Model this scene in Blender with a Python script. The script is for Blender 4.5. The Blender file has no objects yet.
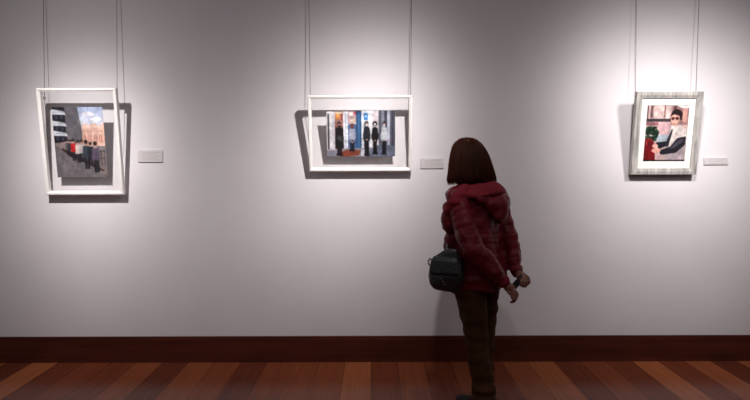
import bpy, bmesh, math, random
import numpy as np
from mathutils import Vector, Matrix, noise, Quaternion

# ------------------------------------------------------------------ camera, light, exposure
SC = bpy.context.scene
COL = SC.collection
F_PX, D, H, YH = 560.0, 4.1, 1.457, 162.0          # focal length in px, distance to wall, eye height, horizon row
cam = bpy.data.cameras.new('camera')
cam.sensor_width = 36.0
cam.lens = F_PX / 750.0 * 36.0
cam.shift_y = -(200.0 - YH) / 750.0
camo = bpy.data.objects.new('camera', cam)
COL.objects.link(camo)
camo.location = (0, -D, H)
camo.rotation_euler = (math.radians(90), math.radians(0.15), 0)
SC.camera = camo

SC.view_settings.view_transform = 'Standard'
SC.view_settings.look = 'None'
SC.view_settings.gamma = 1.0
SC.view_settings.use_curve_mapping = False
SC.view_settings.exposure = 0.0

world = bpy.data.worlds.new('world')
world.use_nodes = True
world.node_tree.nodes['Background'].inputs[0].default_value = (0.5, 0.45, 0.5, 1)
world.node_tree.nodes['Background'].inputs[1].default_value = 0.02
SC.world = world

def spot(name, loc, target, energy, size_deg, blend, radius=0.03, color=(1, 0.965, 0.94)):
    l = bpy.data.lights.new(name, 'SPOT')
    l.energy = energy
    l.spot_size = math.radians(size_deg)
    l.spot_blend = blend
    l.shadow_soft_size = radius
    l.color = color
    o = bpy.data.objects.new(name, l)
    COL.objects.link(o)
    o.location = loc
    o.rotation_euler = (Vector(target) - Vector(loc)).to_track_quat('-Z', 'Y').to_euler()
    return o

# each ceiling lamp: one reflector spot whose beam thins out smoothly away from its axis
def lamp(name, x, tx, tz, energy, k1=10.0, a=0.85, k2=3.84, y=-1.52, z=2.85, radius=0.03):
    o = spot(name, (x, y, z), (tx, 0, tz), energy, 172, 0.3, radius)
    l = o.data; l.use_nodes = True
    nt = l.node_tree; N = nt.nodes; L = nt.links
    em = N['Emission']
    tc = N.new('ShaderNodeTexCoord'); sp = N.new('ShaderNodeSeparateXYZ'); L.new(tc.outputs['Normal'], sp.inputs[0])
    def m(op, p, q=None):
        n = N.new('ShaderNodeMath'); n.operation = op
        for i, v in enumerate((p, q)):
            if v is None: continue
            if isinstance(v, (int, float)): n.inputs[i].default_value = v
            else: L.new(v, n.inputs[i])
        return n.outputs[0]
    d = m('SUBTRACT', 1.0, m('ABSOLUTE', sp.outputs['Z']))
    g1 = m('MULTIPLY', m('EXPONENT', m('MULTIPLY', d, -k1)), a)
    g2 = m('MULTIPLY', m('EXPONENT', m('MULTIPLY', d, -k2)), 1 - a)
    L.new(m('ADD', g1, g2), em.inputs['Strength'])
    return o
lamp('track_lamp_left', -2.09, -2.07, 1.313, 348, 28.3, .886)
lamp('track_lamp_middle', 0.46, -0.225, 1.409, 370, 20.2, .951)
lamp('track_lamp_right', 1.45, 2.053, 1.60, 185, 19.7, .966, radius=.10)
lamp('track_lamp_far_right', 2.55, 2.192, 1.377, 240, 13.6, .990, radius=.14)

def area(name, loc, target, energy, sx, sy, color):
    l = bpy.data.lights.new(name, 'AREA')
    l.shape = 'RECTANGLE'; l.size = sx; l.size_y = sy
    l.energy = energy; l.color = color
    o = bpy.data.objects.new(name, l)
    COL.objects.link(o); o.location = loc
    o.rotation_euler = (Vector(target) - Vector(loc)).to_track_quat('-Z', 'Y').to_euler()
    return o
area('gallery_ambient', (0, -3.4, 3.3), (0, -1.0, 0), 42, 9, 1.6, (1.0, 0.95, 0.97))

# ------------------------------------------------------------------ helpers
def srgb(r, g, b):
    def f(c):
        c = c / 255.0
        return c / 12.92 if c <= 0.04045 else ((c + 0.055) / 1.055) ** 2.4
    return (f(r), f(g), f(b), 1.0)

def material(name, color, rough=0.6, noise_scale=0, noise_amt=0.0, bump=0.0, bump_scale=60, sheen=0, spec=0.5, metallic=0):
    m = bpy.data.materials.new(name)
    m.use_nodes = True
    nt = m.node_tree
    b = nt.nodes['Principled BSDF']
    b.inputs['Base Color'].default_value = color
    b.inputs['Roughness'].default_value = rough
    b.inputs['Metallic'].default_value = metallic
    b.inputs['Specular IOR Level'].default_value = spec
    if sheen:
        b.inputs['Sheen Weight'].default_value = sheen
        b.inputs['Sheen Tint'].default_value = color
    tc = nt.nodes.new('ShaderNodeTexCoord')
    if noise_scale:
        n = nt.nodes.new('ShaderNodeTexNoise'); n.inputs['Scale'].default_value = noise_scale
        n.inputs['Detail'].default_value = 5
        nt.links.new(tc.outputs['Object'], n.inputs['Vector'])
        r = nt.nodes.new('ShaderNodeValToRGB')
        lo = [c * (1 - noise_amt) for c in color[:3]] + [1]
        hi = [min(1, c * (1 + noise_amt)) for c in color[:3]] + [1]
        r.color_ramp.elements[0].color = lo; r.color_ramp.elements[0].position = 0.35
        r.color_ramp.elements[1].color = hi; r.color_ramp.elements[1].position = 0.65
        nt.links.new(n.outputs['Fac'], r.inputs['Fac'])
        nt.links.new(r.outputs['Color'], b.inputs['Base Color'])
    if bump:
        n2 = nt.nodes.new('ShaderNodeTexNoise'); n2.inputs['Scale'].default_value = bump_scale
        n2.inputs['Detail'].default_value = 4
        nt.links.new(tc.outputs['Object'], n2.inputs['Vector'])
        bp = nt.nodes.new('ShaderNodeBump'); bp.inputs['Strength'].default_value = bump
        bp.inputs['Distance'].default_value = 0.01
        nt.links.new(n2.outputs['Fac'], bp.inputs['Height'])
        nt.links.new(bp.outputs['Normal'], b.inputs['Normal'])
    return m

def link_mesh(name, me, mat, parent=None, smooth=False):
    if mat: me.materials.append(mat)
    o = bpy.data.objects.new(name, me)
    COL.objects.link(o)
    if parent: o.parent = parent
    if smooth:
        me.polygons.foreach_set('use_smooth', [True] * len(me.polygons))
    return o

def obj(name, bm, mat, parent=None, smooth=False):
    me = bpy.data.meshes.new(name)
    bmesh.ops.recalc_face_normals(bm, faces=bm.faces)
    bm.to_mesh(me); bm.free()
    return link_mesh(name, me, mat, parent, smooth)

def add_box(bm, x0, x1, y0, y1, z0, z1, bevel=0.0):
    t = bmesh.new()
    bmesh.ops.create_cube(t, size=1)
    for v in t.verts:
        v.co = Vector(((x0 + x1) / 2 + v.co.x * (x1 - x0), (y0 + y1) / 2 + v.co.y * (y1 - y0), (z0 + z1) / 2 + v.co.z * (z1 - z0)))
    if bevel:
        bmesh.ops.bevel(t, geom=t.edges[:], offset=bevel, segments=2, affect='EDGES', profile=0.7)
    merge(bm, t)

def merge(bm, t):
    me = bpy.data.meshes.new('tmp'); t.to_mesh(me); t.free()
    bm.from_mesh(me); bpy.data.meshes.remove(me)

def add_tube(bm, pts, r, n=8):
    """round tube along a polyline; r is a number or one per point"""
    pts = [Vector(p) for p in pts]
    rr = [r] * len(pts) if isinstance(r, (int, float)) else r
    rings = []
    prev = None
    for i, p in enumerate(pts):
        d = (pts[min(i + 1, len(pts) - 1)] - pts[max(i - 1, 0)]).normalized()
        if prev is None:
            u = d.orthogonal().normalized()
        else:
            u = (prev - d * prev.dot(d)).normalized()
        prev = u
        w = d.cross(u)
        rings.append([bm.verts.new(p + (u * math.cos(2 * math.pi * k / n) + w * math.sin(2 * math.pi * k / n)) * rr[i]) for k in range(n)])
    for a, b in zip(rings, rings[1:]):
        for k in range(n):
            bm.faces.new((a[k], a[(k + 1) % n], b[(k + 1) % n], b[k]))
    bm.faces.new(rings[0][::-1]); bm.faces.new(rings[-1])

def tag(o, label=None, cat=None, group=None, kind=None):
    if label: o['label'] = label
    if cat: o['category'] = cat
    if group: o['group'] = group
    if kind: o['kind'] = kind
    return o

def struct(name, bm, mat):
    o = obj(name, bm, mat); o['kind'] = 'structure'; return o

def empty(name, loc, rot=(0, 0, 0)):
    o = bpy.data.objects.new(name, None); COL.objects.link(o)
    o.location = loc; o.rotation_euler = rot; o.empty_display_size = 0.1
    return o

# ------------------------------------------------------------------ the room
X0, X1, YB, ZC = -5.2, 5.2, -8.0, 3.4

wall_mat = bpy.data.materials.new('painted_plaster'); wall_mat.use_nodes = True
nt = wall_mat.node_tree; b = nt.nodes['Principled BSDF']
b.inputs['Roughness'].default_value = 0.75
b.inputs['Specular IOR Level'].default_value = 0.25
tc = nt.nodes.new('ShaderNodeTexCoord')
n1 = nt.nodes.new('ShaderNodeTexNoise'); n1.inputs['Scale'].default_value = 1.3; n1.inputs['Detail'].default_value = 6
nt.links.new(tc.outputs['Object'], n1.inputs['Vector'])
rp = nt.nodes.new('ShaderNodeValToRGB')
rp.color_ramp.elements[0].color = (0.62, 0.575, 0.60, 1); rp.color_ramp.elements[0].position = 0.3
rp.color_ramp.elements[1].color = (0.68, 0.635, 0.66, 1); rp.color_ramp.elements[1].position = 0.7
nt.links.new(n1.outputs['Fac'], rp.inputs['Fac']); nt.links.new(rp.outputs['Color'], b.inputs['Base Color'])
n2 = nt.nodes.new('ShaderNodeTexNoise'); n2.inputs['Scale'].default_value = 90; n2.inputs['Detail'].default_value = 3
nt.links.new(tc.outputs['Object'], n2.inputs['Vector'])
bp = nt.nodes.new('ShaderNodeBump'); bp.inputs['Strength'].default_value = 0.08; bp.inputs['Distance'].default_value = 0.004
nt.links.new(n2.outputs['Fac'], bp.inputs['Height']); nt.links.new(bp.outputs['Normal'], b.inputs['Normal'])

dark_wall = material('dim_plaster', (0.30, 0.28, 0.28, 1), 0.8, 2, 0.05)
ceil_mat = material('dark_ceiling', (0.10, 0.09, 0.09, 1), 0.9, 2, 0.05)

bm = bmesh.new(); add_box(bm, X0 - .1, X1 + .1, 0, 0.1, 0, ZC); struct('wall_back', bm, wall_mat)
bm = bmesh.new(); add_box(bm, X0 - .1, X0, YB, 0, 0, ZC); struct('wall_left', bm, wall_mat)
bm = bmesh.new(); add_box(bm, X1, X1 + .1, YB, 0, 0, ZC); struct('wall_right', bm, wall_mat)
bm = bmesh.new(); add_box(bm, X0 - .1, X1 + .1, YB - .1, YB, 0, ZC); struct('wall_front', bm, dark_wall)
bm = bmesh.new(); add_box(bm, X0 - .1, X1 + .1, YB - .1, 0.1, ZC, ZC + .1); struct('ceiling', bm, ceil_mat)

# floor of long boards running towards the wall, each board its own tone
def floor_material():
    m = bpy.data.materials.new('varnished_boards'); m.use_nodes = True
    nt = m.node_tree; N = nt.nodes; L = nt.links; b = N['Principled BSDF']
    tc = N.new('ShaderNodeTexCoord'); sep = N.new('ShaderNodeSeparateXYZ'); L.new(tc.outputs['Object'], sep.inputs[0])
    def math_(op, a, bb=None):
        q = N.new('ShaderNodeMath'); q.operation = op
        if isinstance(a, (int, float)): q.inputs[0].default_value = a
        else: L.new(a, q.inputs[0])
        if bb is not None:
            if isinstance(bb, (int, float)): q.inputs[1].default_value = bb
            else: L.new(bb, q.inputs[1])
        return q.outputs[0]
    W = 0.19
    xs = math_('DIVIDE', math_('ADD', sep.outputs['X'], 0.03), W)
    idx = math_('FLOOR', xs); fr = math_('FRACT', xs)
    wn0 = N.new('ShaderNodeTexWhiteNoise'); wn0.noise_dimensions = '1D'; L.new(idx, wn0.inputs['W'])
    ys = math_('DIVIDE', math_('ADD', sep.outputs['Y'], math_('MULTIPLY', wn0.outputs['Value'], 3.0)), 14.0)
    idy = math_('FLOOR', ys); fy = math_('FRACT', ys)
    cmb = N.new('ShaderNodeCombineXYZ'); L.new(idx, cmb.inputs[0]); cmb.inputs[2].default_value = 4.0
    wn = N.new('ShaderNodeTexWhiteNoise'); wn.noise_dimensions = '3D'; L.new(cmb.outputs[0], wn.inputs['Vector'])
    ramp = N.new('ShaderNodeValToRGB')
    e = ramp.color_ramp.elements
    e[0].position = 0.0; e[0].color = (0.115, 0.028, 0.015, 1)
    e[1].position = 1.0; e[1].color = (0.36, 0.115, 0.045, 1)
    for p, c in ((0.3, (0.185, 0.045, 0.020, 1)), (0.55, (0.21, 0.055, 0.024, 1)), (0.8, (0.26, 0.074, 0.030, 1))):
        q = e.new(p); q.color = c
    L.new(wn.outputs['Value'], ramp.inputs['Fac'])
    # grain stretched along the board
    mp = N.new('ShaderNodeMapping'); mp.inputs['Scale'].default_value = (38, 1.6, 1)
    L.new(tc.outputs['Object'], mp.inputs['Vector'])
    ad = N.new('ShaderNodeVectorMath'); ad.operation = 'ADD'; L.new(mp.outputs[0], ad.inputs[0]); L.new(wn.outputs['Color'], ad.inputs[1])
    gr = N.new('ShaderNodeTexNoise'); gr.inputs['Scale'].default_value = 1.0; gr.inputs['Detail'].default_value = 6
    L.new(ad.outputs[0], gr.inputs['Vector'])
    mul = N.new('ShaderNodeMix'); mul.data_type = 'RGBA'; mul.blend_type = 'MULTIPLY'; mul.inputs['Factor'].default_value = 0.4
    gr2 = N.new('ShaderNodeValToRGB'); gr2.color_ramp.elements[0].position = 0.3; gr2.color_ramp.elements[0].color = (0.55, 0.5, 0.48, 1)
    gr2.color_ramp.elements[1].position = 0.7; gr2.color_ramp.elements[1].color = (1.15, 1.12, 1.1, 1)
    L.new(gr.outputs['Fac'], gr2.inputs['Fac'])
    L.new(ramp.outputs['Color'], mul.inputs[6]); L.new(gr2.outputs['Color'], mul.inputs[7])
    # fine joints
    edge = math_('MINIMUM', fr, math_('SUBTRACT', 1.0, fr))
    j1 = math_('LESS_THAN', edge, 0.010)
    ey = math_('MINIMUM', fy, math_('SUBTRACT', 1.0, fy)); j2 = math_('LESS_THAN', ey, 0.0002)
    j = math_('MULTIPLY', j1, 0.65)
    mx = N.new('ShaderNodeMix'); mx.data_type = 'RGBA'; L.new(j, mx.inputs['Factor'])
    L.new(mul.outputs[2], mx.inputs[6]); mx.inputs[7].default_value = (0.02, 0.006, 0.003, 1)
    L.new(mx.outputs[2], b.inputs['Base Color'])
    b.inputs['Roughness'].default_value = 0.22
    b.inputs['Specular IOR Level'].default_value = 0.32
    bp = N.new('ShaderNodeBump'); bp.inputs['Strength'].default_value = 0.05; bp.inputs['Distance'].default_value = 0.002
    L.new(gr.outputs['Fac'], bp.inputs['Height']); L.new(bp.outputs['Normal'], b.inputs['Normal'])
    return m
bm = bmesh.new(); add_box(bm, X0 - .1, X1 + .1, YB - .1, 0.1, -0.1, 0); struct('floor', bm, floor_material())

def wood_material(name, c0, c1, rough, scale=(1.5, 30, 30)):
    m = bpy.data.materials.new(name); m.use_nodes = True
    nt = m.node_tree; N = nt.nodes; L = nt.links; b = N['Principled BSDF']
    tc = N.new('ShaderNodeTexCoord'); mp = N.new('ShaderNodeMapping'); mp.inputs['Scale'].default_value = scale
    L.new(tc.outputs['Object'], mp.inputs['Vector'])
    g = N.new('ShaderNodeTexNoise'); g.inputs['Scale'].default_value = 1; g.inputs['Detail'].default_value = 6
    L.new(mp.outputs[0], g.inputs['Vector'])
    r = N.new('ShaderNodeValToRGB'); r.color_ramp.elements[0].color = c0; r.color_ramp.elements[1].color = c1
    r.color_ramp.elements[0].position = 0.3; r.color_ramp.elements[1].position = 0.7
    L.new(g.outputs['Fac'], r.inputs['Fac']); L.new(r.outputs['Color'], b.inputs['Base Color'])
    b.inputs['Roughness'].default_value = rough
    return m
base_mat = wood_material('mahogany_skirting', (0.045, 0.009, 0.006, 1), (0.085, 0.018, 0.010, 1), 0.35)
bm = bmesh.new()
add_box(bm, X0, X1, -0.022, 0, 0, 0.170, 0.001)
add_box(bm, X0, X1, -0.016, 0, 0.166, 0.186, 0.003)
struct('baseboard_back', bm, base_mat)
bm = bmesh.new(); add_box(bm, X0, X0 + 0.022, YB, -0.022, 0, 0.186, 0.002); struct('baseboard_left', bm, base_mat)
bm = bmesh.new(); add_box(bm, X1 - 0.022, X1, YB, -0.022, 0, 0.186, 0.002); struct('baseboard_right', bm, base_mat)

metal = material('brushed_steel', (0.35, 0.34, 0.34, 1), 0.35, 40, 0.1, metallic=1.0)
wire_mat = material('steel_wire', (0.07, 0.065, 0.065, 1), 0.5, 200, 0.1)
RAIL_Z = 3.2
bm = bmesh.new(); add_box(bm, X0, X1, -0.020, 0, RAIL_Z, RAIL_Z + 0.03, 0.002); struct('trim_1', bm, metal)

# ------------------------------------------------------------------ painted photo prints (the picture is the print's own pattern)
def paint(w, h, shapes, blur=1):
    """rasterise normalised shapes (v measured downwards) with 2x2 supersampling"""
    S = 2
    W, Hh = w * S, h * S
    img = np.zeros((Hh, W, 3))
    uu, vv = np.meshgrid((np.arange(W) + .5) / W, (np.arange(Hh) + .5) / Hh)
    for s in shapes:
        col = np.array(s[1]) / 255.0
        if s[0] == 'bg':
            img[:] = col; continue
        if s[0] == 'grad':      # rect with vertical gradient
            _, c, c2, (a, b2, cc, d) = s
            mk = (uu >= a) & (uu <= cc) & (vv >= b2) & (vv <= d)
            t = ((vv - b2) / (d - b2))[..., None]
            img = np.where(mk[..., None], col * (1 - t) + np.array(c2) / 255.0 * t, img); continue
        if s[0] == 'rect':
            a, b2, c, d = s[2]; mk = (uu >= a) & (uu <= c) & (vv >= b2) & (vv <= d)
        elif s[0] == 'ell':
            cx, cy, rx, ry = s[2]; mk = ((uu - cx) / rx) ** 2 + ((vv - cy) / ry) ** 2 <= 1
        else:
            P = s[2]; mk = np.zeros_like(uu, bool)
            for i in range(len(P)):
                x1, y1 = P[i]; x2, y2 = P[(i + 1) % len(P)]
                if y1 == y2: continue
                c = ((vv >= min(y1, y2)) & (vv < max(y1, y2)) & (uu < (vv - y1) * (x2 - x1) / (y2 - y1) + x1))
                mk ^= c
        img[mk] = col
    img = img.reshape(h, S, w, S, 3).mean((1, 3))
    k = 1
    pad = np.pad(img, ((k, k), (k, k), (0, 0)), 'edge')
    img = .5 * img + .5 * sum(pad[i:i + h, j:j + w] for i in range(3) for j in range(3)) / 9
    yy, xx = np.mgrid[0:h, 0:w]
    rng = np.random.RandomState(3)
    for n_ in (6, 14, 30):                                   # mottled detail
        g = rng.normal(0, .035, (n_ + 2, n_ + 2, 1)) * np.array([1, .95, .9])
        fy, fx = yy / h * n_, xx / w * n_; iy, ix = fy.astype(int), fx.astype(int); ty, tx = (fy - iy)[..., None], (fx - ix)[..., None]
        img = img * (1 + (g[iy, ix] * (1 - ty) * (1 - tx) + g[iy + 1, ix] * ty * (1 - tx) + g[iy, ix + 1] * (1 - ty) * tx + g[iy + 1, ix + 1] * ty * tx) * 1.6)
    img = img ** 1.18
    img = np.clip(img + rng.normal(0, 0.018, img.shape), 0, 1)
    return np.where(img <= 0.04045, img / 12.92, ((img + 0.055) / 1.055) ** 2.4)

def print_material():
    m = bpy.data.materials.new('photo_paper'); m.use_nodes = True
    nt = m.node_tree; b = nt.nodes['Principled BSDF']
    a = nt.nodes.new('ShaderNodeVertexColor'); a.layer_name = 'picture'
    nt.links.new(a.outputs['Color'], b.inputs['Base Color'])
    b.inputs['Roughness'].default_value = 0.45
    return m
paper = print_material()

def make_print(w, h, nx, ny, shapes, parent, loc, thick=0.002):
    img = paint(nx, ny, shapes)
    verts = []; faces = []
    for j in range(ny + 1):
        for i in range(nx + 1):
            verts.append((w * (i / nx - .5), 0, h * (.5 - j / ny)))
    for j in range(ny):
        for i in range(nx):
            a = j * (nx + 1) + i
            faces.append((a, a + nx + 1, a + nx + 2, a + 1))
    nf = len(faces)
    base = len(verts)
    for (sx, sz) in ((-.5, .5), (-.5, -.5), (.5, -.5), (.5, .5)):
        verts.append((w * sx, thick, h * sz))
    c = [0, ny * (nx + 1), ny * (nx + 1) + nx, nx]
    faces.append((base, base + 3, base + 2, base + 1))
    # side strips
    faces.append(tuple([j * (nx + 1) for j in range(ny, -1, -1)]) + (base, base + 1))
    faces.append(tuple([j * (nx + 1) + nx for j in range(ny + 1)]) + (base + 2, base + 3))
    faces.append(tuple(range(nx + 1)) + (base + 3, base))
    faces.append(tuple(range(ny * (nx + 1) + nx, ny * (nx + 1) - 1, -1)) + (base + 1, base + 2))
    me = bpy.data.meshes.new('photo_print'); me.from_pydata(verts, [], faces); me.update()
    ca = me.color_attributes.new('picture', 'FLOAT_COLOR', 'CORNER')
    cols = np.ones((len(me.loops), 4), np.float32)
    flat = img.reshape(-1, 3)
    cols[:nf * 4, :3] = np.repeat(flat, 4, axis=0)
    cols[nf * 4:, :3] = 0.8
    ca.data.foreach_set('color', cols.ravel())
    o = link_mesh('photo_print', me, paper, parent)
    o.location = loc
    return o

def street_group_picture():
    s = [('bg', (128, 122, 128)),
         ('grad', (176, 186, 216), (214, 208, 216), (.45, 0, 1, .34))]
    s += [('ell', (222, 218, 226), (.70, .10, .13, .03)), ('ell', (226, 220, 228), (.86, .17, .12, .025))]
    # brick gable building
    s += [('poly', (222, 184, 172), [(.5, .30), (.62, .23), (.72, .26), (.80, .22), (.90, .27), (1, .22), (1, .55), (.5, .55)]),
          ('rect', (204, 156, 142), (.5, .33, 1, .345)), ('rect', (238, 212, 200), (.5, .27, .97, .285))]
    for x in (.60, .70, .82, .92):
        s += [('ell', (190, 130, 122), (x, .42, .03, .035)), ('rect', (190, 130, 122), (x - .03, .42, x + .03, .50)),
              ('rect', (232, 196, 182), (x - .008, .37, x + .008, .5))]
    # left tower with louvres and balconies
    s += [('poly', (96, 92, 100), [(0, 0), (.50, 0), (.56, .30), (.56, .56), (0, .5)])]
    for k in range(17):
        y = .01 + k * .028
        s.append(('poly', (126, 120, 126), [(.24, y), (.505 + k * .0035, y + .012), (.505 + k * .0035, y + .020), (.24, y + .010)]))
    s += [('rect', (40, 36, 44), (0, 0, .25, .5))]
    for k, y in enumerate((.03, .19, .33)):
        s += [('poly', (206, 206, 216), [(0, y), (.24, y + .03), (.27, y + .08), (0, y + .075)]),
              ('rect', (150, 154, 168), (.03, y + .035, .24, y + .045)),
              ('rect', (74, 74, 92), (.05, y + .09, .10, y + .14)), ('rect', (74, 74, 92), (.15, y + .09, .2, y + .14))]
    # street and kerb
    s += [('poly', (146, 130, 130), [(0, .52), (.25, .48), (1, .60), (1, 1), (0, 1)]),
          ('poly', (122, 114, 120), [(0, .54), (.20, .62), (1, .97), (1, 1), (0, 1)]),
          ('poly', (70, 48, 50), [(.14, .58), (.30, .63), (.95, .90), (.93, .92), (.28, .69), (.12, .60)])]
    # the walkers
    ppl = [(.26, .53, .09, (80, 76, 90)), (.31, .54, .10, (60, 54, 60)), (.37, .55, .125, (176, 44, 50)), (.46, .57, .13, (216, 200, 196)), (.53, .56, .13, (196, 184, 184)),
           (.62, .60, .165, (66, 74, 84)), (.70, .60, .13, (50, 50, 62)), (.80, .63, .175, (104, 90, 110))]
    for x, y, r, c in ppl:
        s += [('rect', (44, 40, 50), (x - r * .28, y + r * .6, x - .004, y + r * 1.7)), ('rect', (40, 38, 48), (x + .004, y + r * .6, x + r * .28, y + r * 1.7)),
              ('poly', c, [(x - r * .40, y - r * .3), (x + r * .40, y - r * .3), (x + r * .46, y + r * .7), (x - r * .46, y + r * .7)]),
              ('ell', (196, 158, 148), (x, y - r * .52, r * .21, r * .24)), ('ell', (52, 40, 40), (x, y - r * .66, r * .23, r * .17))]
    # bicycle rack at the right
    for x in (.90, .96):
        s += [('poly', (66, 62, 70), [(x, .60), (x + .015, .60), (x + .02, .82), (x + .005, .82)])]
    s += [('rect', (66, 62, 70), (.88, .62, 1, .63)), ('rect', (66, 62, 70), (.88, .72, 1, .73))]
    return s

def shopfront_picture():
    s = [('bg', (196, 190, 200)),
         ('rect', (226, 222, 226), (0, 0, .08, .84)), ('rect', (60, 50, 58), (.015, .08, .035, .84)),
         ('rect', (214, 206, 214), (.08, 0, .12, .86)),
         ('grad', (206, 170, 166), (170, 116, 108), (.12, 0, .24, .35)), ('ell', (226, 150, 84), (.165, .13, .032, .07)), ('ell', (236, 190, 120), (.17, .10, .018, .035)), ('rect', (150, 70, 64), (.21, .08, .235, .2)), ('rect', (236, 214, 190), (.13, .02, .22, .07)),
         ('rect', (120, 84, 84), (.12, .35, .24, .84)),
         ('rect', (226, 222, 232), (.24, 0, .31, .88)), ('rect', (186, 190, 206), (.27, .1, .285, .85)),
         ('rect', (200, 172, 176), (.31, 0, .50, .30)), ('rect', (236, 226, 224), (.33, .04, .38, .12)), ('rect', (170, 70, 80), (.40, .03, .46, .09)), ('rect', (225, 205, 190), (.34, .18, .47, .25)),
         ('rect', (92, 112, 148), (.31, .30, .43, .84)), ('rect', (56, 92, 134), (.43, .02, .51, .86)), ('rect', (88, 130, 168), (.46, .06, .48, .8)),
         ('rect', (232, 228, 234), (.51, 0, .66, .90)), ('rect', (36, 120, 196), (.545, .06, .60, .20)), ('rect', (226, 240, 246), (.56, .10, .585, .15)),
         ('rect', (120, 130, 150), (.545, .26, .60, .84)),
         ('rect', (216, 204, 210), (.66, 0, .76, .86)),
         ('rect', (98, 98, 112), (.76, 0, 1, .86)), ('rect', (140, 140, 154), (.80, 0, .84, .86)), ('rect', (62, 62, 76), (.85, 0, .875, .86)), ('rect', (184, 184, 200), (.885, 0, .925, .84)), ('rect', (72, 72, 86), (.95, 0, .975, .86)),
         ('rect', (70, 56, 60), (0, 0, .5, .015)),
         ('poly', (150, 146, 160), [(0, .88), (.25, .82), (.75, .80), (1, .84), (1, 1), (0, 1)]),
         ('poly', (142, 78, 62), [(.18, .93), (.28, .85), (.50, .86), (.47, .97), (.30, 1), (.20, 1)]),
         ('poly', (112, 116, 136), [(.62, .88), (.78, .72), (1, .78), (1, 1), (.56, 1)]),
         ('rect', (214, 210, 220), (.50, .84, .56, .98))]
    ppl = [(.185, .26, .98, (40, 36, 42), (44, 34, 40), .066), (.372, .30, .88, (168, 168, 188), (38, 44, 62), .055), (.585, .24, .98, (52, 52, 64), (26, 28, 38), .056),
           (.705, .26, .95, (28, 28, 36), (22, 24, 32), .052), (.84, .25, .96, (206, 206, 214), (26, 28, 38), .050)]
    for x, y0, y1, top, legs, r in ppl:
        hh = y1 - y0
        s += [('poly', legs, [(x - r * .55, y0 + hh * .52), (x + r * .55, y0 + hh * .52), (x + r * .55, y1 - .02), (x - r * .55, y1 - .02)]),
              ('ell', (20, 18, 24), (x - r * .35, y1 - .02, r * .45, .022)), ('ell', (20, 18, 24), (x + r * .35, y1 - .015, r * .45, .022)),
              ('poly', top, [(x - r * .75, y0 + hh * .19), (x - r * .3, y0 + hh * .14), (x + r * .3, y0 + hh * .14), (x + r * .75, y0 + hh * .19), (x + r, y0 + hh * .50), (x + r * .6, y0 + hh * .58), (x - r * .6, y0 + hh * .58), (x - r, y0 + hh * .50)]),
              ('ell', (34, 26, 28), (x, y0 + .035, r * .45, .05)), ('ell', (190, 150, 140), (x, y0 + .055, r * .34, .038)), ('ell', (236, 232, 236) if x > .5 else (60, 40, 44), (x, y0 + .075, r * .30, .022))]
    for x, y0, c in ((.372, .30, (150, 150, 172)), (.585, .24, (40, 40, 50)), (.705, .26, (20, 20, 28)), (.84, .25, (184, 184, 196))):
        for sd_ in (-1, 1):
            s.append(('poly', c, [(x + sd_ * .036, y0 + .17), (x + sd_ * .056, y0 + .30), (x + sd_ * .012, y0 + .40), (x + sd_ * .010, y0 + .36), (x + sd_ * .042, y0 + .28), (x + sd_ * .028, y0 + .18)]))
        s.append(('ell', (200, 160, 150), (x, y0 + .39, .012, .02)))
    s += [('ell', (34, 26, 28), (.705, .285, .035, .055)), ('ell', (230, 226, 230), (.705, .30, .018, .026))]
    s.append(('poly', (40, 36, 42), [(.13, .38), (.24, .38), (.25, .82), (.125, .82)]))
    for k in range(14):
        a = k * 2.4
        s.append(('ell', (168, 166, 172), (.187 + .045 * math.cos(a) * (k % 3 + 1) / 3, .60 + .19 * math.sin(a * 1.3), .005, .010)))
    s.append(('ell', (176, 40, 52), (.372, .335, .012, .02)))
    return s

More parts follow.
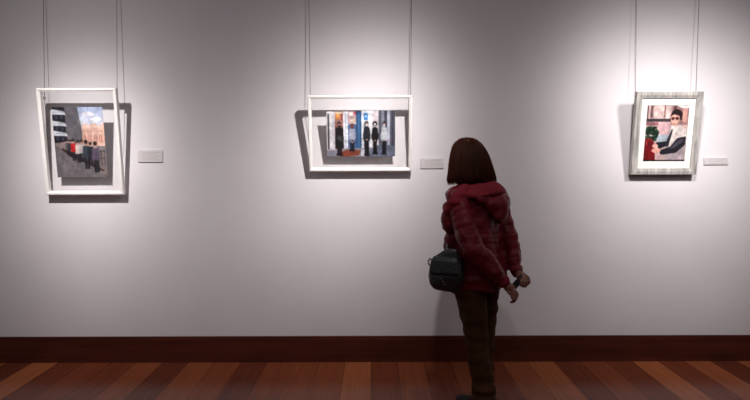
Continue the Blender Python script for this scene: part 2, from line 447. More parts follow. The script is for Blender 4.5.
def portrait_picture():
    s = [('bg', (206, 176, 176)),
         ('rect', (224, 196, 194), (.18, 0, .55, .30)), ('rect', (120, 92, 96), (.10, 0, .16, .22)), ('rect', (88, 66, 72), (.02, .0, .05, .24)), ('rect', (150, 112, 112), (.42, 0, .45, .22)),
         ('rect', (156, 122, 122), (.60, 0, 1, .35)), ('rect', (96, 66, 66), (.64, .02, .70, .12)), ('rect', (196, 152, 144), (.86, .04, .96, .30)),
         ('poly', (240, 226, 224), [(.70, 0), (1, 0), (1, .05), (.86, .06), (.76, .03)]),
         ('rect', (52, 44, 52), (0, .24, .62, .29)), ('rect', (96, 86, 94), (0, .26, .62, .27)), ('rect', (160, 110, 116), (0, .30, .3, .36)),
         ('rect', (214, 176, 182), (.30, .30, .60, .66)), ('rect', (176, 184, 196), (.30, .52, .55, .68))]
    rnd = random.Random(5)
    for k in range(90):
        a = rnd.uniform(0, 6.28); q = rnd.uniform(0, 1) ** .5
        c = rnd.choice([(32, 58, 44), (46, 82, 60), (24, 40, 34), (64, 98, 72)])
        s.append(('ell', c, (.16 + .16 * q * math.cos(a), .50 + .14 * q * math.sin(a), .03, .02)))
    s += [('ell', (150, 40, 48), (.10, .70, .14, .12)), ('ell', (120, 22, 34), (.12, .73, .13, .11)), ('poly', (124, 18, 28), [(0, .72), (.24, .70), (.30, 1), (0, 1)]),
          ('rect', (176, 70, 74), (.04, .64, .08, .70)),
          # coat and torso
          ('poly', (176, 160, 166), [(.58, .40), (.82, .36), (.98, .44), (1, .56), (.98, 1), (.54, 1), (.52, .70)]),
          ('poly', (236, 222, 218), [(.62, .32), (.74, .34), (.80, .46), (.62, .72), (.56, .74), (.54, .66)]),
          ('poly', (52, 48, 62), [(.50, .70), (.62, .44), (.66, .42), (.58, .74)]),
          ('poly', (214, 200, 200), [(.80, .34), (.96, .42), (1, .58), (.86, .56), (.72, .74), (.60, .76)]),
          ('poly', (44, 40, 52), [(.78, .58), (.98, .55), (.97, .70), (.78, .84), (.42, .88), (.36, .80), (.62, .74)]),
          ('poly', (84, 80, 94), [(.80, .62), (.92, .60), (.90, .66), (.70, .76), (.62, .77)]),
          ('poly', (40, 38, 50), [(.28, .66), (.52, .64), (.54, .72), (.36, .78)]),
          ('ell', (222, 168, 158), (.30, .80, .11, .045)), ('ell', (228, 180, 168), (.27, .72, .07, .035)),
          ('rect', (40, 30, 38), (0, .97, 1, 1)),
          # neck and head
          ('poly', (202, 150, 138), [(.62, .28), (.74, .28), (.74, .36), (.62, .36)]),
          ('ell', (44, 26, 30), (.72, .18, .135, .105)), ('ell', (224, 176, 162), (.69, .245, .105, .105)),
          ('poly', (44, 26, 30), [(.57, .20), (.60, .12), (.74, .09), (.85, .15), (.85, .26), (.80, .26), (.79, .19), (.66, .165)]),
          ('ell', (70, 34, 38), (.635, .235, .040, .026)), ('ell', (70, 34, 38), (.735, .235, .040, .026)), ('rect', (60, 30, 34), (.62, .222, .76, .23)),
          ('ell', (206, 152, 140), (.68, .268, .014, .018)), ('ell', (238, 230, 224), (.68, .308, .040, .012)), ('ell', (176, 96, 96), (.68, .318, .038, .006))]
    return s

# ------------------------------------------------------------------ framed pictures
def glass_material():
    m = bpy.data.materials.new('picture_glass'); m.use_nodes = True
    nt = m.node_tree; N = nt.nodes; L = nt.links
    for n in list(N): N.remove(n)
    out = N.new('ShaderNodeOutputMaterial'); mix = N.new('ShaderNodeMixShader')
    tr = N.new('ShaderNodeBsdfTransparent'); tr.inputs[0].default_value = (0.985, 0.99, 0.985, 1)
    gl = N.new('ShaderNodeBsdfGlossy'); gl.inputs['Roughness'].default_value = 0.02
    mix.inputs[0].default_value = 0.03
    L.new(tr.outputs[0], mix.inputs[1]); L.new(gl.outputs[0], mix.inputs[2])
    L.new(mix.outputs[0], out.inputs[0])
    return m
glass = glass_material()
white_lacquer = material('white_lacquer', srgb(236, 230, 228), 0.45, 30, 0.03)
mat_board = material('white_mat_board', srgb(246, 242, 240), 0.8, 60, 0.02)
grey_wood = wood_material('weathered_grey_wood', srgb(118, 114, 112), srgb(190, 184, 180), 0.7, (45, 45, 6))
grey_wood_h = grey_wood

def moulding(w, h, bar, depth, bead=0.0):
    """mitred four-sided frame, front face at y=0, back at y=depth, bottom edge at z=0; beaded profile"""
    bm = bmesh.new()
    prof = [(0, depth), (0, 0.003), (0.003, 0), (bar * .55, 0), (bar * .8, bead), (bar, bead + 0.002), (bar, depth)]
    corners = [(-w / 2, 0, 1, 1), (w / 2, 0, -1, 1), (w / 2, h, -1, -1), (-w / 2, h, 1, -1)]
    rings = []
    for (x, z, sx, sz) in corners:
        rings.append([bm.verts.new((x + sx * p, y, z + sz * p)) for p, y in prof])
    n = len(prof)
    for k in range(4):
        a, b2 = rings[k], rings[(k + 1) % 4]
        for i in range(n):
            bm.faces.new((a[i], a[(i + 1) % n], b2[(i + 1) % n], b2[i]))
    return bm

def hanging(root, x, zt, depth, lean, top_world_x):
    """steel wire from the rail down behind the frame, with its hook; built in the frame's own space"""
    inv = root.matrix_world.inverted()
    p_hook = Vector((x, depth + 0.045, zt))
    hook_w = root.matrix_world @ p_hook
    pts = [Vector((top_world_x, -0.016, RAIL_Z + 0.004))]
    q = Vector((hook_w.x, hook_w.y, hook_w.z))
    pts.append(pts[0].lerp(q, 0.5)); pts.append(q)
    pts.append(Vector((q.x, min(q.y + 0.05, -0.012), q.z - (zt * 0.55))))
    bm = bmesh.new(); add_tube(bm, [inv @ p for p in pts], 0.0018, 6)
    obj('hanging_wire', bm, wire_mat, root)
    bm = bmesh.new()
    add_box(bm, x - 0.006, x + 0.006, depth - 0.001, depth + 0.050, zt - 0.010, zt + 0.010, 0.002)
    obj('wire_hook', bm, metal, root)

def framed(cx, z_bot, b_front, w, h, lean_deg, label, bar, depth, fmat):
    root = empty('picture_frame', (cx, -b_front, z_bot), (math.radians(lean_deg), 0, 0))
    tag(root, label, 'picture')
    bpy.context.view_layer.update()
    obj('frame_moulding', moulding(w, h, bar, depth, 0.004), fmat, root)
    return root

# left: white frame, glass on both sides, print floating between
B_FRONT = 0.060
def glass_frame(cx, z_bot, w, h, lean, label, bar, pw, ph, px, pz, nx, ny, shapes, wires):
    depth = 0.036
    r = framed(cx, z_bot, B_FRONT, w, h, lean, label, bar, depth, white_lacquer)
    bm = bmesh.new(); add_box(bm, -w / 2 + bar * .6, w / 2 - bar * .6, 0.014, 0.016, bar * .6, h - bar * .6); obj('glass_pane', bm, glass, r)
    make_print(pw, ph, nx, ny, shapes, r, (px, 0.0185, pz))
    for sx, topx in wires:
        hanging(r, sx, h - 0.07, depth, lean, topx)
    return r

glass_frame(-2.096, 1.2256, 0.560, 0.763, 9.0, 'white framed photograph of people walking down a street by a balconied tower', 0.024,
            0.360, 0.505, -0.012, 0.378, 84, 118, street_group_picture(), ((-0.270, -2.42), (0.250, -1.88)))
glass_frame(-0.104, 1.390, 0.738, 0.545, 12.0, 'wide white framed photograph of five people standing before a shopfront', 0.023,
            0.489, 0.333, 0.004, 0.272, 124, 84, shopfront_picture(), ((-0.358, -0.486), (0.360, 0.277)))

r3 = framed(2.086, 1.359, 0.050, 0.473, 0.597, 10.0, 'weathered grey wooden frame with white mat around a portrait in sunglasses', 0.046, 0.036, grey_wood)
bm = bmesh.new(); add_box(bm, -0.4727 / 2 + .03, 0.4727 / 2 - .03, 0.024, 0.030, .03, .595 - .03); obj('backing_board', bm, material('brown_backing', srgb(120, 100, 80), 0.8, 30, 0.1), r3)
bm = bmesh.new()
ow, oh, iw, ih = 0.473 / 2 - .036, 0.597 / 2 - .036, 0.150, 0.202
zc = 0.597 / 2
for (a, b2, c, d) in ((-ow, ow, ih, oh), (-ow, ow, -oh, -ih), (-ow, -iw, -ih, ih), (iw, ow, -ih, ih)):
    add_box(bm, a, b2, 0.013, 0.0155, zc + c, zc + d)
obj('mat', bm, mat_board, r3)
make_print(0.304, 0.408, 92, 122, portrait_picture(), r3, (0, 0.0165, zc))
bm = bmesh.new(); add_box(bm, -0.4727 / 2 + .040, 0.4727 / 2 - .040, 0.009, 0.011, .04, .597 - .04); obj('glass_pane', bm, glass, r3)
for sx, topx in ((-0.208, 1.916), (0.226, 2.388)):
    hanging(r3, sx, 0.597 - 0.06, 0.036, 10, topx)

# ------------------------------------------------------------------ caption cards
card_mat = material('caption_card', srgb(196, 188, 190), 0.7, 50, 0.03)
ink = material('grey_print', srgb(168, 160, 162), 0.8, 80, 0.05)
def caption(x0p, y0p, x1p, y1p, label, rows, seed):
    S = F_PX / D
    x0 = (x0p - 375) / S; x1 = (x1p - 375) / S
    z1 = H + (YH - y0p) / S; z0 = H + (YH - y1p) / S
    root = empty('caption_card', ((x0 + x1) / 2, 0, z0)); tag(root, label, 'label')
    w = x1 - x0; h = z1 - z0
    bm = bmesh.new(); add_box(bm, -w / 2, w / 2, -0.008, 0, 0, h, 0.0006); obj('card', bm, card_mat, root)
    rnd = random.Random(seed); bm = bmesh.new()
    for k in range(rows):
        z = h * (0.80 - 0.62 * k / max(1, rows - 1)); x = -w * .32 if k else -w * 0.32
        end = w * (0.40 if k % 2 == 0 else 0.30)
        while x < end:
            l = rnd.uniform(0.004, 0.014)
            add_box(bm, x, min(x + l, end), -0.0084, -0.0078, z - 0.0018, z + 0.0018); x += l + 0.0025
    obj('text_lines', bm, ink, root)
caption(138.5, 149.5, 163, 161.5, 'pale caption card to the right of the street photograph', 5, 1)
caption(420.5, 158.5, 443.5, 168.5, 'pale caption card on the wall just left of the woman', 4, 2)
caption(703.5, 158.5, 727.5, 165.5, 'pale caption card right of the grey wooden frame', 3, 3)

# ------------------------------------------------------------------ organic shapes
def prim_sphere(bm, c, r, rot=None, sub=3):
    t = bmesh.new(); bmesh.ops.create_icosphere(t, subdivisions=sub, radius=1)
    r = (r, r, r) if isinstance(r, (int, float)) else r
    for v in t.verts:
        q = Vector((v.co.x * r[0], v.co.y * r[1], v.co.z * r[2]))
        if rot is not None: q = rot @ q
        v.co = q + Vector(c)
    merge(bm, t)

def prim_cap(bm, p0, r0, p1, r1, n=20):
    p0, p1 = Vector(p0), Vector(p1)
    prim_sphere(bm, p0, r0, sub=2 if r0 < .02 else 3); prim_sphere(bm, p1, r1, sub=2 if r1 < .02 else 3)
    add_tube(bm, [p0, p1], [r0, r1], n)

def chain(bm, pts, n=20):
    for (a, ra), (b2, rb) in zip(pts, pts[1:]):
        prim_cap(bm, a, ra, b2, rb, n)

def prim_loft(bm, secs, n=40, power=2.3):
    """secs: (centre xyz, axis_u, axis_v, a, b)"""
    rings = []
    for c, u, v, a, b2 in secs:
        c, u, v = Vector(c), Vector(u), Vector(v); ring = []
        for k in range(n):
            t = 2 * math.pi * k / n; cs, sn = math.cos(t), math.sin(t)
            ring.append(bm.verts.new(c + u * (a * math.copysign(abs(cs) ** (2 / power), cs)) + v * (b2 * math.copysign(abs(sn) ** (2 / power), sn))))
        rings.append(ring)
    for r0, r1 in zip(rings, rings[1:]):
        for k in range(n):
            bm.faces.new((r0[k], r0[(k + 1) % n], r1[(k + 1) % n], r1[k]))
    bm.faces.new(rings[0][::-1]); bm.faces.new(rings[-1])

def fuse(name, bm, voxel, mat, parent, smooth=3, disp=None):
    """one continuous surface out of overlapping closed volumes"""
    bmesh.ops.recalc_face_normals(bm, faces=bm.faces)
    me = bpy.data.meshes.new(name); bm.to_mesh(me); bm.free()
    o = bpy.data.objects.new(name, me); COL.objects.link(o)
    md = o.modifiers.new('r', 'REMESH'); md.mode = 'VOXEL'; md.voxel_size = voxel
    if smooth:
        sm = o.modifiers.new('s', 'SMOOTH'); sm.factor = 0.5; sm.iterations = smooth
    dg = bpy.context.evaluated_depsgraph_get()
    new = bpy.data.meshes.new_from_object(o.evaluated_get(dg))
    bpy.data.objects.remove(o); bpy.data.meshes.remove(me)
    new.name = name
    if disp:
        new.update()
        nv = len(new.vertices)
        co = np.empty(nv * 3); new.vertices.foreach_get('co', co); co = co.reshape(-1, 3)
        no = np.array([v.normal[:] for v in new.vertices])
        d = np.array([disp(Vector(c), Vector(nn)) for c, nn in zip(co, no)])
        co = co + no * d[:, None]
        new.vertices.foreach_set('co', co.ravel()); new.update()
    new.materials.clear()
    return link_mesh(name, new, mat, parent, True)

# ------------------------------------------------------------------ the visitor
# local space: +y is where she faces, -x her left... rotated so that +y -> up-left in the room
ORG = Vector((0.605, -0.715, 0))
F = Vector((-0.7071, 0.7071, 0)); LT = Vector((-0.7071, -0.7071, 0)); UP = Vector((0, 0, 1)); BK = -F
FH = Vector((-0.60, 0.80, 0)); LH = Vector((-0.80, -0.60, 0))      # head turned slightly less
person = empty('person', ORG)
tag(person, 'woman with auburn bob in dark red padded jacket, hands clasped behind her back', 'person')

skin = material('skin', srgb(124, 76, 62), 0.6, 25, 0.06)
def V(x, y, z): return Vector((x, y, z))
Lsh, Lel, Lwr = V(-.130, -.118, 1.250), V(-.060, -.235, .965), V(.130, -.205, .768)
Rsh, Rel, Rwr = V(.122, .112, 1.255), V(.215, .050, .985), V(.242, -.030, .800)
hipL, hipR = LT * .085 + V(.01, 0, .80), -LT * .085 + V(.01, 0, .80)
kneeL, kneeR = V(-.012, -.085, .44), V(.058, .045, .44)
ankL, ankR = V(.028, -.100, .075), V(.056, .040, .075)
HC = V(-.020, .012, 1.478)                                     # centre of the skull

BAR0, BAR1 = V(.160, -.205, .722), V(.252, -.105, .775)        # ends of the slim thing in her hands

def hand(bm, wrist, palm_c, bar_dir, side_out, grip, thumb_dir):
    """palm, four unequal fingers bent round the grip line, thumb from the side of the palm"""
    d = (palm_c - wrist).normalized()
    across = bar_dir.normalized()
    nrm = d.cross(across).normalized()
    if nrm.dot(side_out) < 0: nrm = -nrm                        # back of the hand faces side_out
    pc = palm_c
    M = Matrix((across, d, nrm)).transposed()
    prim_sphere(bm, pc, (.034, .035, .012), M)
    prim_cap(bm, wrist, .023, pc - d * .02, .026)
    for k, (off, ln) in enumerate(((-.0275, .052), (-.0095, .062), (.0090, .058), (.0265, .046))):
        a = pc + across * off + d * .026
        b2 = a + d * ln * .42 - nrm * .004
        c = b2 + (d * .45 - nrm * .9).normalized() * ln * .34
        e = c + (-d * .35 - nrm * .9).normalized() * ln * .26
        chain(bm, [(a, .0080), (b2, .0076), (c, .0070), (e, .0062)], 10)
    t0 = pc - d * .020 + across * (.028 * thumb_dir)
    t1 = t0 + (across * thumb_dir * .7 + d * .75 - nrm * .35).normalized() * .036
    t2 = t1 + (across * thumb_dir * .05 + d * .8 - nrm * .7).normalized() * .030
    chain(bm, [(t0, .0120), (t1, .0092), (t2, .0074)], 10)

bm = bmesh.new()
# skull, jaw, face
Mh = Matrix((-LH, FH, UP)).transposed()
prim_sphere(bm, HC + V(0, 0, .015), (.073, .088, .088), Mh)
prim_sphere(bm, HC + FH * .018 - UP * .045, (.058, .068, .066), Mh)
prim_sphere(bm, HC + FH * .055 - UP * .088, (.030, .028, .022), Mh)                 # chin
prim_cap(bm, HC + FH * .086 + UP * .002, .008, HC + FH * .104 - UP * .034, .013)     # nose
prim_sphere(bm, HC + FH * .084 - UP * .062, (.024, .012, .006), Mh)                 # lips
prim_sphere(bm, HC + FH * .083 - UP * .070, (.021, .012, .007), Mh)
for s in (-1, 1):
    prim_sphere(bm, HC + LH * s * .074 - UP * .018 - FH * .004, (.009, .018, .030), Mh)   # ears
    prim_cap(bm, HC + LH * s * .014 + FH * .084 + UP * .022, .008, HC + LH * s * .046 + FH * .070 + UP * .020, .008)  # brows
    prim_sphere(bm, HC + LH * s * .036 + FH * .060 - UP * .034, (.022, .020, .018), Mh)   # cheeks
# neck and trunk
prim_cap(bm, HC - UP * .075 - FH * .015, .050, V(.008, -.004, 1.27), .056)
prim_loft(bm, [((0, 0, 1.30), LT, F, .07, .06), ((0, 0, 1.26), LT, F, .155, .085), ((0, 0, 1.16), LT, F, .165, .105), ((0, 0, 1.02), LT, F, .140, .100), ((0, 0, .92), LT, F, .150, .105),
               ((.01, 0, .80), LT, F, .170, .115), ((.01, 0, .72), LT, F, .150, .100)])
for sh, el, wr in ((Lsh, Lel, Lwr), (Rsh, Rel, Rwr)):
    chain(bm, [(sh, .052), (sh.lerp(el, .5), .045), (el, .038), (el.lerp(wr, .35), .038), (wr, .024)])
for hp, kn, an in ((hipL, kneeL, ankL), (hipR, kneeR, ankR)):
    chain(bm, [(hp - UP * .03, .082), (hp.lerp(kn, .5), .070), (kn, .050), (kn.lerp(an, .35), .052), (an, .034)])
    prim_cap(bm, an - UP * .03, .024, an - UP * .040 + (Vector((-.80, .60, 0)) if an is ankL else Vector((.05, 1, 0))) * .10, .014)
# hands
bdir = (BAR1 - BAR0).normalized()
hand(bm, Lwr, Lwr + V(.032, -.008, -.040), bdir, V(.3, -1, 0), BAR0, 1)
hand(bm, Rwr, Rwr + V(.012, -.058, -.020), V(.25, -.30, -.90).cross(V(.4, -.7, .1)).normalized(), V(1, -.1, .3), BAR1, -1)
body = fuse('body', bm, 0.0030, skin, person, 2)

eye_w = material('eye_white', srgb(235, 230, 225), 0.2, 20, 0.01)
for s in (-1, 1):
    bm = bmesh.new(); prim_sphere(bm, HC + LH * s * .031 + FH * .072 + UP * .002, .0125)
    eo = obj('eye', bm, eye_w, person, True)

# trousers
trouser_mat = material('brown_cotton', (0.060, 0.024, 0.010, 1), 0.85, 9, 0.25, bump=0.3, bump_scale=220, spec=0.15)
def trouser_disp(c, n):
    z = c.z
    q = noise.noise(Vector((c.x * 9, c.y * 9, z * 22))) * .005 + noise.noise(Vector((c.x * 4 + 9, c.y * 4, z * 9))) * .007
    fold = math.sin(z * 60 + noise.noise(c * 7) * 4) * .0025
    wgt = 1.0 if z < .62 else .4
    if z < .22: fold *= 2.0
    return (q + fold) * wgt
bm = bmesh.new()
prim_loft(bm, [((.01, 0, .95), LT, F, .150, .112), ((.01, 0, .85), LT, F, .180, .138), ((.006, -.004, .76), LT, F, .174, .132), ((.002, -.004, .68), LT, F, .172, .126)])
prim_sphere(bm, BK * .055 + LT * .06 + V(0, 0, .82), .085); prim_sphere(bm, BK * .055 - LT * .06 + V(0, 0, .82), .085)
for hp, kn, an in ((hipL, kneeL, ankL), (hipR, kneeR, ankR)):
    pl = [(hp - UP * .06, .094), (hp.lerp(kn, .5), .088), (kn, .068), (kn.lerp(an, .5), .065), (an + V(0, 0, .06), .066)]
    chain(bm, pl)
    prim_loft(bm, [(an + V(0, 0, .10), V(1, 0, 0), V(0, 1, 0), .064, .066), (an - V(0, 0, .045), V(1, 0, 0), V(0, 1, 0), .068, .072)])
trousers = fuse('trousers', bm, 0.006, trouser_mat, person, 4, trouser_disp)

# shoes
shoe_mat = material('black_leather', (0.010, 0.008, 0.008, 1), 0.6, 20, 0.1, spec=0.2)
sole_mat = material('black_rubber', (0.010, 0.009, 0.009, 1), 0.8, 20, 0.1)
for an in (ankL, ankR):
    c = V(an.x, an.y, 0)
    fd = (Vector((-.80, .60, 0)) if an is ankL else Vector((.05, 1, 0))).normalized(); sd = Vector((-fd.y, fd.x, 0))
    bm = bmesh.new()
    prim_sphere(bm, c + fd * .02 + UP * .040, (.115, .040, .028), Matrix((fd, sd, UP)).transposed())
    prim_sphere(bm, c - fd * .045 + UP * .05, (.045, .036, .045), Matrix((fd, sd, UP)).transposed())
    prim_sphere(bm, c + fd * .125 + UP * .034, (.055, .043, .018), Matrix((fd, sd, UP)).transposed())
    prim_cap(bm, c + UP * .05, .036, c + UP * .09, .036)
    shoe = fuse('shoe', bm, 0.005, shoe_mat, person, 3)
    bm = bmesh.new(); secs = []
    vs = []
    for k in range(40):
        t = 2 * math.pi * k / 40
        lx = .128 * math.cos(t); wy = (.044 if lx > 0 else .036) * math.sin(t)
        vs.append((c + fd * (lx + .045) + sd * wy))
    a = [bm.verts.new(p + UP * .001) for p in vs]; b2 = [bm.verts.new(p + UP * .024) for p in vs]
    bm.faces.new(a[::-1]); bm.faces.new(b2)
    for k in range(40): bm.faces.new((a[k], a[(k + 1) % 40], b2[(k + 1) % 40], b2[k]))
    obj('sole', bm, sole_mat, shoe)

# jacket
jacket_mat = bpy.data.materials.new('maroon_padded_nylon'); jacket_mat.use_nodes = True
nt = jacket_mat.node_tree; b = nt.nodes['Principled BSDF']
b.inputs['Base Color'].default_value = (0.135, 0.008, 0.016, 1); b.inputs['Roughness'].default_value = 0.48
b.inputs['Specular IOR Level'].default_value = 0.2
tc = nt.nodes.new('ShaderNodeTexCoord')
mp = nt.nodes.new('ShaderNodeMapping'); mp.inputs['Scale'].default_value = (10, 10, 14); nt.links.new(tc.outputs['Object'], mp.inputs['Vector'])
n1 = nt.nodes.new('ShaderNodeTexNoise'); n1.inputs['Scale'].default_value = 1.6; n1.inputs['Detail'].default_value = 5; n1.inputs['Distortion'].default_value = 1.2
nt.links.new(mp.outputs[0], n1.inputs['Vector'])
bp = nt.nodes.new('ShaderNodeBump'); bp.inputs['Strength'].default_value = 0.5; bp.inputs['Distance'].default_value = 0.010
nt.links.new(n1.outputs['Fac'], bp.inputs['Height']); nt.links.new(bp.outputs['Normal'], b.inputs['Normal'])
lining_mat = material('red_soft_lining', (0.19, 0.012, 0.024, 1), 0.8, 12, 0.12, bump=0.2, bump_scale=150, spec=0.2)

def seg_t(p, a, b2):
    ab = b2 - a; t = max(0, min(1, (p - a).dot(ab) / ab.length_squared))
    return t, (p - (a + ab * t)).length, ab.length * t
def jacket_disp(c, n):
    # which tube the vertex belongs to: trunk bands follow height, sleeve bands follow the arm
    best = None
    for (s, e, w, tag_) in ((Lsh, Lel, Lwr, 0), (Rsh, Rel, Rwr, 1)):
        t1, d1, l1 = seg_t(c, s, e); t2, d2, l2 = seg_t(c, e, w)
        d_, l_ = (d1, l1) if d1 < d2 else (d2, (s - e).length + l2)
        if best is None or d_ < best[0]: best = (d_, l_)
    if best[0] < .085 and best[1] > .03:
        ph = best[1] / .052
    else:
        ph = c.z / .062 + .2
    ph += noise.noise(c * 6) * .45
    f = abs(math.sin(math.pi * ph))
    q = -.0028 * (1 - f) ** 2
    q += noise.noise(Vector((c.x * 22 + c.z * 10, c.y * 22, c.z * 18))) * .007 - abs(noise.noise(Vector((c.x * 9 - c.z * 8, c.y * 9, c.z * 12 + 4)))) * .012 + noise.noise(Vector((c.x * 9 + 3, c.y * 9, c.z * 6 + 7))) * .016
    return q
bm = bmesh.new()
prim_loft(bm, [((.004, -.002, 1.335), LT, F, .075, .07), ((.002, 0, 1.305), LT, F, .115, .085), ((0, 0, 1.265), LT, F, .170, .108), ((-.004, .004, 1.20), LT, F, .182, .130),
               ((-.006, .004, 1.10), LT, F, .176, .142), ((-.002, 0, .98), LT, F, .172, .142), ((.004, -.004, .88), LT, F, .180, .148),
               ((.008, -.008, .78), LT, F, .196, .166), ((.010, -.010, .722), LT, F, .190, .160), ((.010, -.010, .702), LT, F, .172, .142)], 48)
for sh, el, wr in ((Lsh, Lel, Lwr), (Rsh, Rel, Rwr)):
    chain(bm, [(sh, .070), (sh.lerp(el, .5), .072), (el, .067), (el.lerp(wr, .5), .060), (el.lerp(wr, .96), .043)])
# bulging front flap over the bag
prim_sphere(bm, V(-.150, -.045, .985), (.055, .07, .10)); prim_sphere(bm, V(-.168, -.08, 1.13), (.050, .07, .11))
jacket = fuse('jacket', bm, 0.0055, jacket_mat, person, 6, jacket_disp)
# elastic cuffs
for el, wr in ((Lel, Lwr), (Rel, Rwr)):
    d = (wr - el).normalized()
    bm = bmesh.new(); add_tube(bm, [wr - d * .030, wr - d * .02, wr - d * .004, wr + d * .006], [.036, .040, .038, .030], 20)
    obj('cuff', bm, lining_mat, jacket, True)

# hood lying open on the shoulders
bm = bmesh.new()
hn = 60; rings = []
for k in range(hn):
    t = 2 * math.pi * k / hn
    fwd = math.cos(t); lat = math.sin(t)
    out = (LT * lat + F * fwd * .92)
    R = .122 + .010 * (1 - fwd) + .010 * lat
    zc_ = 1.290 - .012 * fwd - .012 * max(0, lat)
    wid = .050 + .010 * max(0, lat) + .008 * noise.noise(Vector((fwd * 3, lat * 3, 5)))
    slope = (out * .80 - UP * (.60 + .15 * noise.noise(Vector((fwd * 2, lat * 2, 1))))).normalized()
    up2 = (out * .60 + UP * .80).normalized()
    c = out * R + UP * zc_ + V(.004, -.006, 0)
    rings.append([bm.verts.new(c + slope * (wid * math.cos(q)) + up2 * (.026 * math.sin(q))) for q in [2 * math.pi * m_ / 16 for m_ in range(16)]])
for k in range(hn):
    for m_ in range(16):
        bm.faces.new((rings[k][m_], rings[k][(m_ + 1) % 16], rings[(k + 1) % hn][(m_ + 1) % 16], rings[(k + 1) % hn][m_]))
chain(bm, [(V(-.085, -.130, 1.290), .040), (V(-.143, -.155, 1.228), .044), (V(-.176, -.125, 1.172), .038)])
chain(bm, [(V(.100, .010, 1.305), .034), (V(.150, .015, 1.270), .036), (V(.165, .04, 1.23), .03)])
hood_collar = fuse('hood_collar', bm, 0.006, lining_mat, jacket, 5, lambda c, n: noise.noise(Vector((c.x * 10, c.y * 10, c.z * 30))) * .007 + noise.noise(c * 7) * .010)
bm = bmesh.new()
Mb = Matrix((-LT, F, UP)).transposed()
prim_sphere(bm, BK * .118 + UP * 1.245, (.150, .055, .062), Mb)
prim_sphere(bm, BK * .150 + UP * 1.205 - LT * .01, (.115, .050, .075), Mb)
prim_sphere(bm, BK * .165 + UP * 1.160 - LT * .01, (.070, .040, .065), Mb)
hood = fuse('hood', bm, 0.0055, jacket_mat, jacket, 4, lambda c, n: noise.noise(Vector((c.x * 14, c.y * 14, c.z * 16))) * .014 + noise.noise(c * 6) * .012)

# hair: a bob with a shell and laid strands
hair_mat = bpy.data.materials.new('auburn_hair'); hair_mat.use_nodes = True
nt = hair_mat.node_tree; N = nt.nodes; b = N['Principled BSDF']
tc = N.new('ShaderNodeTexCoord'); mp = N.new('ShaderNodeMapping'); mp.inputs['Scale'].default_value = (70, 70, 4)
nt.links.new(tc.outputs['Object'], mp.inputs['Vector'])
n1 = N.new('ShaderNodeTexNoise'); n1.inputs['Scale'].default_value = 1.5; n1.inputs['Detail'].default_value = 3; nt.links.new(mp.outputs[0], n1.inputs['Vector'])
rp = N.new('ShaderNodeValToRGB'); rp.color_ramp.elements[0].color = (0.018, 0.006, 0.003, 1); rp.color_ramp.elements[1].color = (0.075, 0.022, 0.010, 1)
rp.color_ramp.elements[0].position = .3; rp.color_ramp.elements[1].position = .7
nt.links.new(n1.outputs['Fac'], rp.inputs['Fac']); nt.links.new(rp.outputs['Color'], b.inputs['Base Color'])
b.inputs['Roughness'].default_value = 0.45
trl = N.new('ShaderNodeBsdfTranslucent'); trl.inputs[0].default_value = (0.60, 0.22, 0.085, 1)
mx = N.new('ShaderNodeMixShader'); mx.inputs[0].default_value = 0.50
nt.links.new(b.outputs[0], mx.inputs[1]); nt.links.new(trl.outputs[0], mx.inputs[2]); nt.links.new(mx.outputs[0], N['Material Output'].inputs[0])

# outline of the bob: height, half width, half depth, centre shift backwards
PROF = [(1.606, .004, .004, .004), (1.601, .034, .038, .004), (1.590, .056, .062, .004), (1.562, .080, .088, .006), (1.517, .102, .108, .010), (1.469, .118, .122, .012),
        (1.409, .133, .130, .012), (1.375, .143, .134, .012), (1.345, .152, .136, .010), (1.325, .151, .128, .008)]
def prof_at(z):
    for (z0, a0, b0, s0), (z1, a1, b1, s1) in zip(PROF, PROF[1:]):
        if z <= z0 and z >= z1:
            t = (z0 - z) / (z0 - z1)
            return a0 + (a1 - a0) * t, b0 + (b1 - b0) * t, s0 + (s1 - s0) * t
    return PROF[-1][1:]
HX = V(HC.x, HC.y, 0)
def hair_pt(ang, z, inset=0.0):
    a, bb, s = prof_at(z)
    a = max(a - inset, .001); bb = max(bb - inset, .001)
    # ang 0 = front
    return HX + V(-.006 - .10 * (z - 1.35), 0, 0) + LH * (a * math.sin(ang)) + FH * (bb * math.cos(ang) - s) + UP * z
def face_open(z):
    """half angle of the opening for the face at height z"""
    if z > 1.535: return 0.0
    return math.radians(30 + 16 * min(1, (1.535 - z) / .06))
bm = bmesh.new()
zs = [1.606, 1.602, 1.595, 1.585, 1.57, 1.55, 1.535, 1.52, 1.50, 1.48, 1.45, 1.42, 1.39, 1.365, 1.345, 1.325]
NA = 72
outer = []; inner = []
for z in zs:
    fo = face_open(z)
    ro = []; ri = []
    for k in range(NA + 1):
        ang = fo + (2 * math.pi - 2 * fo) * k / NA
        w = noise.noise(Vector((math.cos(ang) * 4, math.sin(ang) * 4, z * 3))) * .008 + noise.noise(Vector((math.cos(ang) * 16, math.sin(ang) * 16, z * 2))) * .004
        zz = z
        if z < 1.34: zz = z + .006 * noise.noise(Vector((math.cos(ang) * 9, math.sin(ang) * 9, 1)))
        ro.append(bm.verts.new(hair_pt(ang, z, -w * min(1, (1.61 - z) * 12) + .044 * min(1, (1.61 - z) * 8)) + UP * (zz - z)))
        ri.append(bm.verts.new(hair_pt(ang, z, .056) - UP * (.020 if z > 1.58 else 0) + UP * (zz - z)))
    outer.append(ro); inner.append(ri)
for i in range(len(zs) - 1):
    for k in range(NA):
        bm.faces.new((outer[i][k], outer[i][k + 1], outer[i + 1][k + 1], outer[i + 1][k]))
        bm.faces.new((inner[i][k], inner[i + 1][k], inner[i + 1][k + 1], inner[i][k + 1]))
    for k in (0, NA):
        bm.faces.new((outer[i][k], outer[i + 1][k], inner[i + 1][k], inner[i][k]))
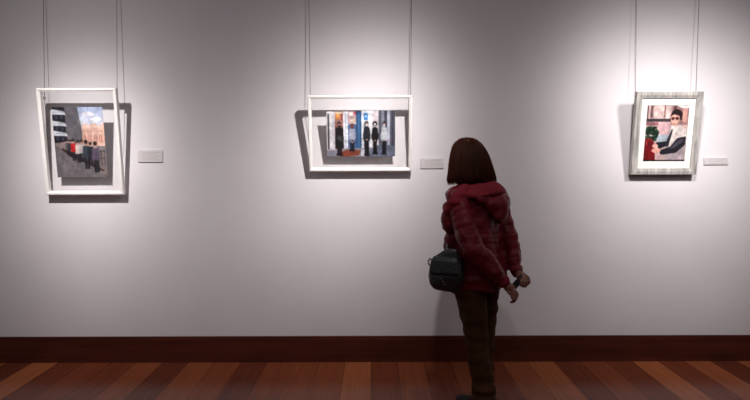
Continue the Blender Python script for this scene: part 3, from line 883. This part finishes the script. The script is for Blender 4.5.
for k in range(NA):
    bm.faces.new((outer[-1][k], outer[-1][k + 1], inner[-1][k + 1], inner[-1][k]))
bm.faces.new(outer[0][:NA])
for f_ in bm.faces: f_.material_index = 1
rnd = random.Random(11)
for k in range(2200):
    ang = rnd.uniform(0, 2 * math.pi); ztop = 1.604 - rnd.random() ** 1.5 * .12
    zend = 1.325 + rnd.uniform(-.010, .05)
    fo = face_open(zend)
    a1 = ang
    if ang < fo: a1 = fo + rnd.uniform(0, .15)
    if ang > 2 * math.pi - fo: a1 = 2 * math.pi - fo - rnd.uniform(0, .15)
    lift = .004 - .042 * rnd.random(); wv = rnd.uniform(-.04, .04)
    P = []
    M_ = 9
    for i in range(M_):
        t = i / (M_ - 1); z = ztop + (zend - ztop) * t
        aa = ang + (a1 - ang) * min(1, t * 2.2) + wv * math.sin(t * 3)
        P.append(hair_pt(aa, max(z, 1.3251), -lift - .002 - .003 * noise.noise(Vector((aa * 5, z * 8, k * .01)))) + UP * min(0, z - 1.3251))
    add_tube(bm, P, [.0011] * (M_ - 1) + [.0004], 3)
hair = obj('hair', bm, hair_mat, person, True)
hair.data.materials.append(material('deep_auburn_hair', (0.035, 0.010, 0.005, 1), 0.6, 30, 0.3, spec=0.2))

# slim dark thing held between the hands
phone_mat = material('black_plastic', (0.010, 0.010, 0.012, 1), 0.25, 20, 0.1)
pe = empty('phone', ORG + (BAR0 + BAR1) / 2)
tag(pe, 'slim black phone held in both hands behind the woman in the red jacket', 'phone')
d = (BAR1 - BAR0); L_ = d.length
q = d.to_track_quat('X', 'Z').to_matrix()
bm = bmesh.new(); add_box(bm, -L_ / 2 - .008, L_ / 2 + .008, -.007, .007, -.020, .020, .004)
for v in bm.verts: v.co = q @ v.co
obj('case', bm, phone_mat, pe, True)
bm = bmesh.new(); add_box(bm, -L_ / 2, L_ / 2, .0068, .0075, -.016, .016)
for v in bm.verts: v.co = q @ v.co
obj('screen', bm, material('dark_glass', (0.004, 0.004, 0.006, 1), 0.05, 20, 0.1), pe)

# ------------------------------------------------------------------ shoulder bag
BC = V(-.199, -.165, .820)
bag = empty('handbag', ORG + BC - UP * .11)
tag(bag, 'small rounded charcoal shoulder bag hanging at the left hip of the woman', 'bag')
bag_mat = material('charcoal_leather', (0.020, 0.021, 0.023, 1), 0.42, 30, 0.25, bump=0.4, bump_scale=90)
o0 = ORG + BC - UP * .11
def Bp(f, l, z): return F * f + LT * l + UP * z
bu = Vector((-.93, .36, 0)).normalized(); bv = Vector((-.36, -.93, 0)).normalized()
bm = bmesh.new()
prim_loft(bm, [((0, 0, .004), bu, bv, .045, .025), ((0, 0, .018), bu, bv, .075, .042), ((0, 0, .045), bu, bv, .096, .052), ((0, 0, .09), bu, bv, .104, .054),
               ((.003, 0, .14), bu, bv, .100, .045), ((.010, 0, .18), bu, bv, .090, .030), (tuple(bu * -.010 + UP * .205), bu, bv, .072, .022), (tuple(bu * -.030 + UP * .235), bu, bv, .048, .018), (tuple(bu * -.038 + UP * .25), bu, bv, .030, .010)], 40, 2.1)
bagbody = fuse('bag_body', bm, 0.005, bag_mat, bag, 4, lambda c, n: noise.noise(Vector((c.x * 16, c.y * 16, c.z * 14))) * .006)
bm = bmesh.new()
prim_loft(bm, [(tuple(bv * .040 + UP * .100), bu, bv, .070, .010), (tuple(bv * .046 + UP * .115), bu, bv, .086, .014), (tuple(bv * .034 + UP * .185), bu, bv, .080, .014), (tuple(bv * .02 + UP * .205), bu, bv, .066, .012)], 32, 3)
flap = fuse('flap', bm, 0.004, bag_mat, bag, 2)
stud = material('pewter', (0.5, 0.5, 0.5, 1), 0.3, 30, 0.1, metallic=1)
for zz in (.085, .070, .055):
    bm = bmesh.new(); prim_sphere(bm, bv * .056 - bu * (-.005) + UP * zz + bu * (zz - .07) * .6, .0035, sub=2); obj('stud', bm, stud, bag, True)
# ring and short strap end at the outer corner
bm = bmesh.new()
ring = [bu * .090 + UP * .165 + bu * (.014 * math.cos(t)) + UP * (.020 * math.sin(t)) - bv * 0 for t in [2 * math.pi * k / 20 for k in range(21)]]
add_tube(bm, ring, .0055, 8); obj('strap_ring', bm, stud, bag, True)
# strap up over the front of the shoulder, round under the hood and down behind the arm
rel = lambda p: p - BC + UP * .11
sp = [bu * -.01 + UP * .215, rel(V(-.165, -.02, 1.02)), rel(V(-.160, -.01, 1.14)), rel(V(-.135, -.02, 1.25)), rel(V(-.100, -.075, 1.310))]
from mathutils.geometry import interpolate_bezier
def spline(pts, n=6):
    out = []
    P = [pts[0]] + pts + [pts[-1]]
    for i in range(1, len(P) - 2):
        for k in range(n):
            t = k / n
            out.append(0.5 * ((2 * P[i]) + (-P[i - 1] + P[i + 1]) * t + (2 * P[i - 1] - 5 * P[i] + 4 * P[i + 1] - P[i + 2]) * t * t + (-P[i - 1] + 3 * P[i] - 3 * P[i + 1] + P[i + 2]) * t ** 3))
    out.append(pts[-1]); return out
bm = bmesh.new(); add_tube(bm, spline(sp), .007, 8); obj('strap', bm, bag_mat, bag, True)
